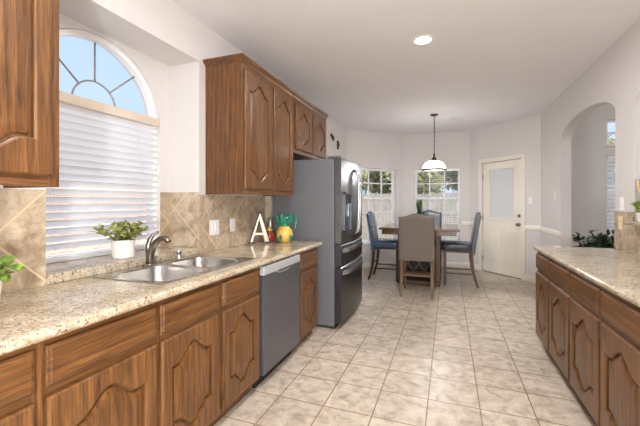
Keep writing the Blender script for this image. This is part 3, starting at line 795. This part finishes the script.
rnd = random.Random(7)
r = thing('potted_plant', 'small spiky green plant in a dark pot on the dining table', 'plant', (-.46, 6.15, .9105))
m = MB(); m.lathe([(.045, 0), (.06, .05), (.065, .12), (.055, .12), (.05, .1), (0, .1)], n=20, cap0=True, cap1=False); m.build('pot', 'dark_bronze', r)
m = MB()
for i in range(70):
    a = rnd.uniform(0, 2 * PI); t = rnd.uniform(.02, .42); m.leaf((rnd.uniform(-.025, .025), rnd.uniform(-.025, .025), .10 + rnd.uniform(0, .16)), (math.cos(a) * t, math.sin(a) * t, 1), (math.cos(a), math.sin(a), 0), rnd.uniform(.12, .24), .022)
m.build('leaves', 'leaf_dark', r)

# ------------------------------------------------------------------ pendant, downlights, vent
PX, PY = -.22, 5.93
r = thing('pendant_light', 'bronze pendant lamp with white glass dome above the dining table', 'pendant lamp', (PX, PY, CEIL))
m = MB(); m.lathe([(.0, -.028), (.03, -.026), (.062, -.012), (.066, -.0008)], n=28, cap0=False, cap1=True); m.build('canopy', 'dark_bronze', r)
m = MB()
for i in range(17):
    z = -.035 - i * .036; q = (.007, 0) if i % 2 else (0, .007)
    m.tube([(q[0] * math.cos(a), q[1] * math.cos(a), z + .021 * math.sin(a)) for a in [2 * PI * k / 10 for k in range(11)]], .0028, 6)
m.build('chain', 'dark_bronze', r)
m = MB(); m.tube([(.004, .004, -.02), (.014, 0, -.3), (.004, -.004, -.66)], .003, 6); m.build('cord', 'dark_bronze', r)
m = MB(); m.lathe([(.008, -.63), (.016, -.66), (.012, -.68), (.022, -.70), (.035, -.72), (.05, -.745), (.05, -.755), (0, -.755)], n=24, cap0=True, cap1=False); m.build('socket_cap', 'dark_bronze', r)
m = MB(); dome = [(.045, -.752), (.09, -.762), (.13, -.785), (.16, -.82), (.178, -.862), (.184, -.895)]
m.lathe(dome + [(x - .004, z - .001) for x, z in reversed(dome)], n=40, cap0=False, cap1=False); m.build('glass_shade', 'opal_shade', r)
m = MB(); m.lathe([(.180, -.888), (.188, -.888), (.192, -.903), (.190, -.918), (.180, -.918), (.180, -.888)], n=40, cap0=False, cap1=False); m.build('shade_rim', 'rim_dark', r)
m = MB(); m.lathe([(.0, -.86), (.02, -.855), (.03, -.83), (.025, -.8), (.012, -.78), (.012, -.757)], n=16, cap0=False, cap1=True); m.build('bulb', 'lamp_lens', r)
ld = bpy.data.lights.new('pendant_bulb', 'POINT'); ld.energy = BULB_W; ld.shadow_soft_size = .11; ld.color = (1, .975, .94)
lo = bpy.data.objects.new('pendant_bulb', ld); COL.objects.link(lo); lo.parent = r; lo.location = (0, 0, -.89)

def downlight(x, y, label, z=CEIL, w=CAN_W):
    r = thing('recessed_light', label, 'ceiling light', (x, y, z))
    m = MB(); m.lathe([(.068, -.001), (.075, -.008), (.095, -.006), (.1, -.0008)], n=32, cap0=False, cap1=False); m.build('trim_ring', 'white_plastic', r)
    m = MB(); m.lathe([(.0, -.004), (.068, -.004), (.07, -.0008)], n=32, cap0=False, cap1=False); m.build('lens', 'lamp_lens', r)
    a = bpy.data.lights.new('downlight', 'AREA'); a.shape = 'DISK'; a.size = .13; a.energy = w; a.color = (1, .99, .98)
    o = bpy.data.objects.new('downlight', a); COL.objects.link(o); o.parent = r; o.location = (0, 0, -.012)
downlight(-.21, 3.167, 'round recessed ceiling light in the middle of the kitchen ceiling')
downlight(-.21, .9, 'round recessed ceiling light added out of view above the viewer as fill')  # unseen light, added to brighten the kitchen from overhead
downlight(-.21, -1.6, 'round recessed ceiling light added unseen behind the viewer as fill')  # added behind the view for extra brightness
downlight(3.3, 5.2, 'round recessed ceiling light added out of view in the living room as fill', LIV, CAN_W * 1.3)  # added out of sight to brighten the next room
r = thing('added_fill_lamp', 'unseen globe lamp added as fill light behind the viewer', 'floor lamp', (.45, -1.2, 0))
m = MB(); m.lathe([(.15, .001), (.15, .015), (.03, .03), (.012, .04), (.012, .95), (.03, .97)], n=32); m.build('stand', 'dark_bronze', r)
m = MB(); m.lathe([(.13 * math.sin(PI * i / 20), 1.10 - .13 * math.cos(PI * i / 20)) for i in range(1, 20)], n=32); m.build('globe', 'opal_shade', r)
fd = bpy.data.lights.new('added_fill_bulb', 'POINT'); fd.energy = FILL_LAMP_W; fd.shadow_soft_size = .1; fd.color = (.965, .985, 1)  # fill light added to even out brightness on ceiling and walls
fo = bpy.data.objects.new('added_fill_bulb', fd); COL.objects.link(fo); fo.parent = r; fo.location = (0, 0, 1.10)
r = thing('ceiling_vent', 'white air register in the ceiling beyond the pendant lamp', 'ceiling vent', (.134, 6.25, CEIL), math.radians(10))
m = MB()
for b in ((-.17, .17, -.075, -.055), (-.17, .17, .055, .075), (-.17, -.15, -.055, .055), (.15, .17, -.055, .055)): m.box(*b, -.012, -.0008)
m.build('vent_frame', 'white_plastic', r)
m = MB()
for i in range(9): y = -.05 + i * .0125; m.hexa([(-.15, y, -.010), (.15, y, -.010), (.15, y + .009, -.003), (-.15, y + .009, -.003), (-.15, y, -.0085), (.15, y, -.0085), (.15, y + .009, -.0015), (-.15, y + .009, -.0015)])
m.build('vent_louvers', 'white_plastic', r)

# ------------------------------------------------------------------ outlets, switches, brackets
def plate(name, label, cat, loc, rz, w, h, mat, kind):
    """local: plate in xz, facing -y"""
    r = thing(name, label, cat, loc, rz)
    m = MB(); m.box(-w / 2, w / 2, -.006, -.0006, -h / 2, h / 2, .002); m.build('cover_plate', mat, r)
    n = max(1, round(w / .06)) if kind != 'outlet' else 1
    for i in range(n):
        x = (i - (n - 1) / 2) * .046
        if kind == 'outlet':
            for z in (-.02, .02): m = MB(); m.box(-.016, .016, -.0085, -.0055, z - .014, z + .014, .003); m.build('socket', mat, r)
        else:
            m = MB(); m.box(x - .016, x + .016, -.0095, -.0055, -.034, .034, .002); m.build('rocker', mat, r)
plate('light_switch', 'white double switch plate on the tile beside the sink', 'light switch', (-1.83, 2.385, 1.105), PJ, .125, .125, 'white_plastic', 'switch')
plate('wall_outlet', 'narrow white outlet on the tile under the tall wall cabinet', 'outlet', (-1.83, 2.645, 1.11), PJ, .075, .118, 'white_plastic', 'outlet')
plate('wall_outlet', 'ivory outlet on the tile beside the arched doorway', 'outlet', (XR - .008, 3.665, 1.14), -PJ, .075, .118, 'ivory_plastic', 'outlet')
plate('light_switch', 'white switch just above the tile beside the arched doorway', 'light switch', (XR, 3.66, 1.30), -PJ, .075, .118, 'white_plastic', 'switch')
loc, rz = frame_at(BR0, BR1, D1 + .155, 0)
plate('light_switch', 'white switch beside the back door', 'light switch', (loc[0], loc[1], 1.34), rz, .075, .118, 'white_plastic', 'switch')
plate('light_switch', 'white switch on the wall between the back door and the arched doorway', 'light switch', (XR, 5.62, 1.40), -PJ, .045, .118, 'white_plastic', 'switch')
for y, z, rx, lb in ((5.49, 2.405, 62, 'small brown bracket, the tilted one, on the wall above the refrigerator'), (5.80, 2.32, 0, 'small brown bracket, the upright one, on the wall beyond the refrigerator')):
    m = MB(); m.box(0.0008, .03, -.022, .022, -.075, .075, .006); m.box(.03, .045, -.012, .012, -.03, .03, .004)
    o = m.build('wall_bracket', 'brown_bracket'); o.location = (XW, y, z); o.rotation_euler = (math.radians(rx), 0, 0); tag(o, lb, 'bracket')

# ------------------------------------------------------------------ counter decor
r = thing('letter_decor', 'cream letter A with dark edges leaning in the corner of the counter', 'letter decoration', (-1.715, 2.93, .9148), math.radians(38))
# local: faces -y, x along the letter
A_H = .275
def slab_poly(m, poly, a, b): m.prism(poly, a, b)
m = MB()
wt, wb = .022, .085
slab_poly(m, [(-.098, .012), (-.064, .012), (.006, .225), (-.004, A_H)], -.012, .012)
slab_poly(m, [(.046, .012), (.096, .012), (.008, A_H), (-.004, A_H), (-.018, .225)], -.012, .012)
slab_poly(m, [(-.055, .072), (.04, .072), (.034, .094), (-.049, .094)], -.012, .012)
m.box(-.112, -.052, -.014, .014, 0, .012); m.box(.034, .112, -.014, .014, 0, .012)
m.build('letter_body', 'espresso_wood', r)
m = MB()
slab_poly(m, [(-.090, .016), (-.070, .016), (.001, .228), (-.004, .250)], -.0145, -.0122)
slab_poly(m, [(.051, .016), (.090, .016), (.005, .25), (-.002, .25), (-.012, .225)], -.0145, -.0122)
slab_poly(m, [(-.05, .075), (.036, .075), (.031, .091), (-.045, .091)], -.0145, -.0122)
m.build('letter_face', 'silver_mirror', r); r.scale = (1, 1, 1.15)

r = thing('pineapple_pitcher', 'painted ceramic pineapple pitcher with teal leaf handle beside the refrigerator', 'pitcher', (-1.54, 3.115, .9148), math.radians(50)); r.scale = (1.13, 1.13, 1.13)
m = MB(); pr_ = [(.045, 0), (.062, .02), (.072, .05), (.072, .08), (.062, .11), (.045, .135)]
R = []
for rr_, z in [(0.04, 0), (.055, .012), (.064, .03), (.071, .05), (.073, .07), (.07, .09), (.062, .11), (.05, .128), (.044, .14)]:
    R.append([(rr_ * (1 + .035 * math.sin(9 * a + z * 160)) * math.cos(a), rr_ * (1 + .035 * math.sin(9 * a + z * 160)) * math.sin(a), z) for a in [2 * PI * k / 54 for k in range(54)]])
m.rings(R, True, True, False, True); m.build('pitcher_body', 'pineapple_yellow', r)
m = MB(); m.lathe([(.043, .141), (.04, .16), (.044, .19), (.056, .225), (.05, .225), (.038, .19), (.036, .15), (0, .145)], n=32, cap0=False, cap1=False)
m.build('pitcher_neck', 'green_glaze', r)
m = MB()
for k in range(9):
    a = 2 * PI * k / 9; m.leaf((.042 * math.cos(a), .042 * math.sin(a), .145), (.55 * math.cos(a), .55 * math.sin(a), 1), (math.cos(a), math.sin(a), 0), .115, .05)
for k in range(5):
    a = 2 * PI * k / 5; m.leaf((.075 * math.cos(a), .075 * math.sin(a), .012), (.12 * math.cos(a + .8), .12 * math.sin(a + .8), .8), (math.cos(a), math.sin(a), 0), .06, .035, .1)
m.build('glazed_leaves', 'teal_glaze', r)
m = MB(); m.tube([(.04, 0, .205), (.075, 0, .235), (.105, 0, .225), (.115, 0, .185), (.105, 0, .13), (.07, 0, .09)], [.009, .01, .011, .011, .01, .008], 10); m.build('handle', 'teal_glaze', r)
r = thing('ceramic_jar', 'small red and amber ceramic jar between the letter A and the pineapple pitcher', 'jar', (-1.72, 3.135, .9148))
m = MB(); m.lathe([(.04, 0), (.055, .02), (.06, .05), (.05, .085), (.035, .10), (.035, .11)], n=28); m.build('jar_body', 'red_glaze', r)
m = MB(); m.lathe([(.036, .1105), (.038, .118), (.02, .135), (.012, .14), (.012, .15), (0, .155)], n=24, cap0=True, cap1=False); m.build('jar_lid', 'pineapple_yellow', r)
r = thing('glass_bottle', 'clear glass bottle behind the small red jar in the corner of the counter', 'bottle', (-1.785, 3.27, .9148))
m = MB(); m.lathe([(.03, 0), (.032, .01), (.032, .15), (.028, .2), (.03, .23), (.027, .23), (.025, .2), (.029, .15), (.029, .012), (0, .01)], n=24, cap0=True, cap1=False); m.build('bottle_glass', 'tumbler_glass', r)

def bush(parent, n, rad, h, base, L, mat, seed, stems=10, name='leaves', spread=1.0, wid=.5):
    rn = random.Random(seed); ms, ml = MB(), MB()
    for i in range(stems):
        a = rn.uniform(0, 2 * PI); q = rad * spread * math.sqrt(rn.uniform(.05, 1)); hh = h * (1 - .45 * (q / rad) ** 2) * rn.uniform(.75, 1)
        p0 = Vector((rn.uniform(-.02, .02) * rad * 5, rn.uniform(-.02, .02) * rad * 5, base)); p2 = Vector((q * math.cos(a), q * math.sin(a), base + hh)); p1 = (p0 + p2) / 2 + Vector((0, 0, hh * .18))
        pts = [p0 * (1 - t) ** 2 + p1 * 2 * t * (1 - t) + p2 * t * t for t in [k / 6 for k in range(7)]]
        ms.tube(pts, [.0025 * (1 - .6 * k / 6) * max(1, rad * 5) for k in range(7)], 5)
        for j in range(max(1, n // stems)):
            t = rn.uniform(.3, 1); p = p0 * (1 - t) ** 2 + p1 * 2 * t * (1 - t) + p2 * t * t
            d = Vector((rn.gauss(0, 1), rn.gauss(0, 1), rn.gauss(.35, .7))); l = L * rn.uniform(.6, 1.15)
            ml.leaf(p, d, (rn.gauss(0, .4), rn.gauss(0, .4), 1), l, l * wid)
    ms.build('stems', 'stem', parent); ml.build(name, mat, parent, recalc=False)
def pot(parent, r0, r1, h, mat):
    m = MB(); m.lathe([(r0 * .9, 0), (r0, .006), (r1, h), (r1 - .008, h), (r1 - .012, h - .02), (0, h - .02)], n=32, cap0=True, cap1=False); m.build('pot', mat, parent, smooth_angle=40)
    m = MB(); m.lathe([(r1 - .013, h - .0195), (r1 * .5, h - .012), (0, h - .01)], n=20, cap0=True, cap1=False); m.build('soil', 'soil', parent)
r = thing('potted_plant', 'leafy green plant in a white pot on the sill of the sink window', 'plant', (-1.945, 1.625, .9622))
pot(r, .062, .07, .115, 'white_ceramic'); bush(r, 340, .16, .165, .095, .044, 'leaf_sill', 3, 34, wid=.55)
r = thing('potted_plant', 'round leaved green plant in a white pot on the near end of the left counter', 'plant', (-1.56, .725, .9148))
pot(r, .05, .062, .12, 'white_ceramic'); bush(r, 90, .13, .10, .10, .055, 'leaf_green', 11, 18, wid=.75)
r = thing('floor_plant', 'dark leafy plant standing beyond the arched doorway', 'plant', (2.0, 6.05, .0))
m = MB(); m.lathe([(.13, .001), (.15, .02), (.18, .34), (.165, .34), (.16, .3), (0, .3)], n=28, cap0=True, cap1=False); m.build('pot', 'dark_bronze', r)
bush(r, 420, .34, .74, .3, .11, 'leaf_dark', 21, 26, wid=.5)
r = thing('ledge_plant', 'bright green plant with tall tan reeds on the raised bar ledge', 'plant', (1.395, 3.30, 1.1665))
pot(r, .05, .055, .07, 'white_ceramic'); bush(r, 170, .085, .11, .06, .05, 'leaf_lime', 31, 20)
m = MB()
for i in range(9):
    a = 2 * PI * i / 9; m.tube([(.012 * math.cos(a), .012 * math.sin(a), .06), (.03 * math.cos(a), .03 * math.sin(a), .2), (.045 * math.cos(a + .3), .045 * math.sin(a + .3), .32)], [.004, .004, .010], 6)
m.build('reeds', 'reed', r)

# ------------------------------------------------------------------ outdoors
m = MB(); m.box(-40, 40, -30, 60, -.3, -.13); struct(m.build('ground', 'pale_ground'))
m = MB(); m.box(-2.78, -2.281, -1.5, 5.2, 2.655, 2.745); struct(m.build('trim_eave', 'fence_wood'))
r = thing('brick_house', 'neighbouring brick house seen through the blind over the sink', 'house', (-9.0, 2.5, -.13))
m = MB(); m.box(-6, 0, -5, 6, 0, 2.35); m.build('wall', 'brick', r)
m = MB()
m.prism([(-6.4, 2.36), (.4, 2.36), (.4, 2.42), (-3, 3.3), (-6.4, 2.42)], -5.3, 6.3); m.build('roof', 'roof_shingle', r)
r = thing('wooden_fence', 'weathered board fence across the back yard outside the bay windows', 'fence', (0, 13.0, -.13))
m = MB()
for i in range(130): x = -12 + i * .15; m.box(x, x + .142, 0, .02, .03, 1.75 + .02 * math.sin(i * 12.9))
m.build('fence_boards', 'fence_wood', r)
m = MB()
for z in (.35, .95, 1.5): m.box(-12, 7.5, .021, .06, z, z + .09)
m.build('fence_rails', 'fence_wood', r)
rt = random.Random(5)
def tree(label, x, y, hgt, rad, seed):
    r = thing('yard_tree', label, 'tree', (x, y, -.13), 0, 'trees beyond the fence'); rn = random.Random(seed)
    m = MB(); m.tube([(0, 0, 0), (.05, .02, hgt * .3), (-.04, 0, hgt * .6), (0, .05, hgt * .85)], [.14, .11, .08, .03], 8)
    for k in range(7):
        a = rn.uniform(0, 2 * PI); z = hgt * rn.uniform(.35, .6); m.tube([(0, 0, z), (rad * .5 * math.cos(a), rad * .5 * math.sin(a), z + rad * .35), (rad * .85 * math.cos(a), rad * .85 * math.sin(a), z + rad * .5)], [.05, .03, .012], 6)
    m.build('trunk', 'bark', r)
    m = MB()
    for i in range(2000):
        d = Vector((rn.gauss(0, 1), rn.gauss(0, 1), rn.gauss(0, 1))).normalized() * rad * rn.uniform(.25, 1) ** .6
        d.z *= .75; L = rn.uniform(.18, .36)
        m.leaf((d.x, d.y, hgt * .68 + d.z), (rn.gauss(0, 1), rn.gauss(0, 1), rn.gauss(0, 1)), (0, 0, 1), L, L * .6)
    m.build('crown', 'leaf_yard', r, recalc=False)
for i, (x, y, h_, q) in enumerate([(-5.2, 15.4, 3.9, 1.55), (-2.6, 17.6, 3.9, 1.6), (-1.4, 14.5, 3.2, 1.2), (1.2, 16.6, 4.2, 1.6), (4.6, 15.6, 4.2, 1.6), (-7.6, 19, 4.6, 2), (-1.6, 21.5, 5.2, 2.3), (3.2, 22, 5.0, 2.3), (-5.9, 23.5, 5.4, 2.2)]):
    tree('loose leafy tree standing behind the board fence', x, y, h_, q, 40 + i)
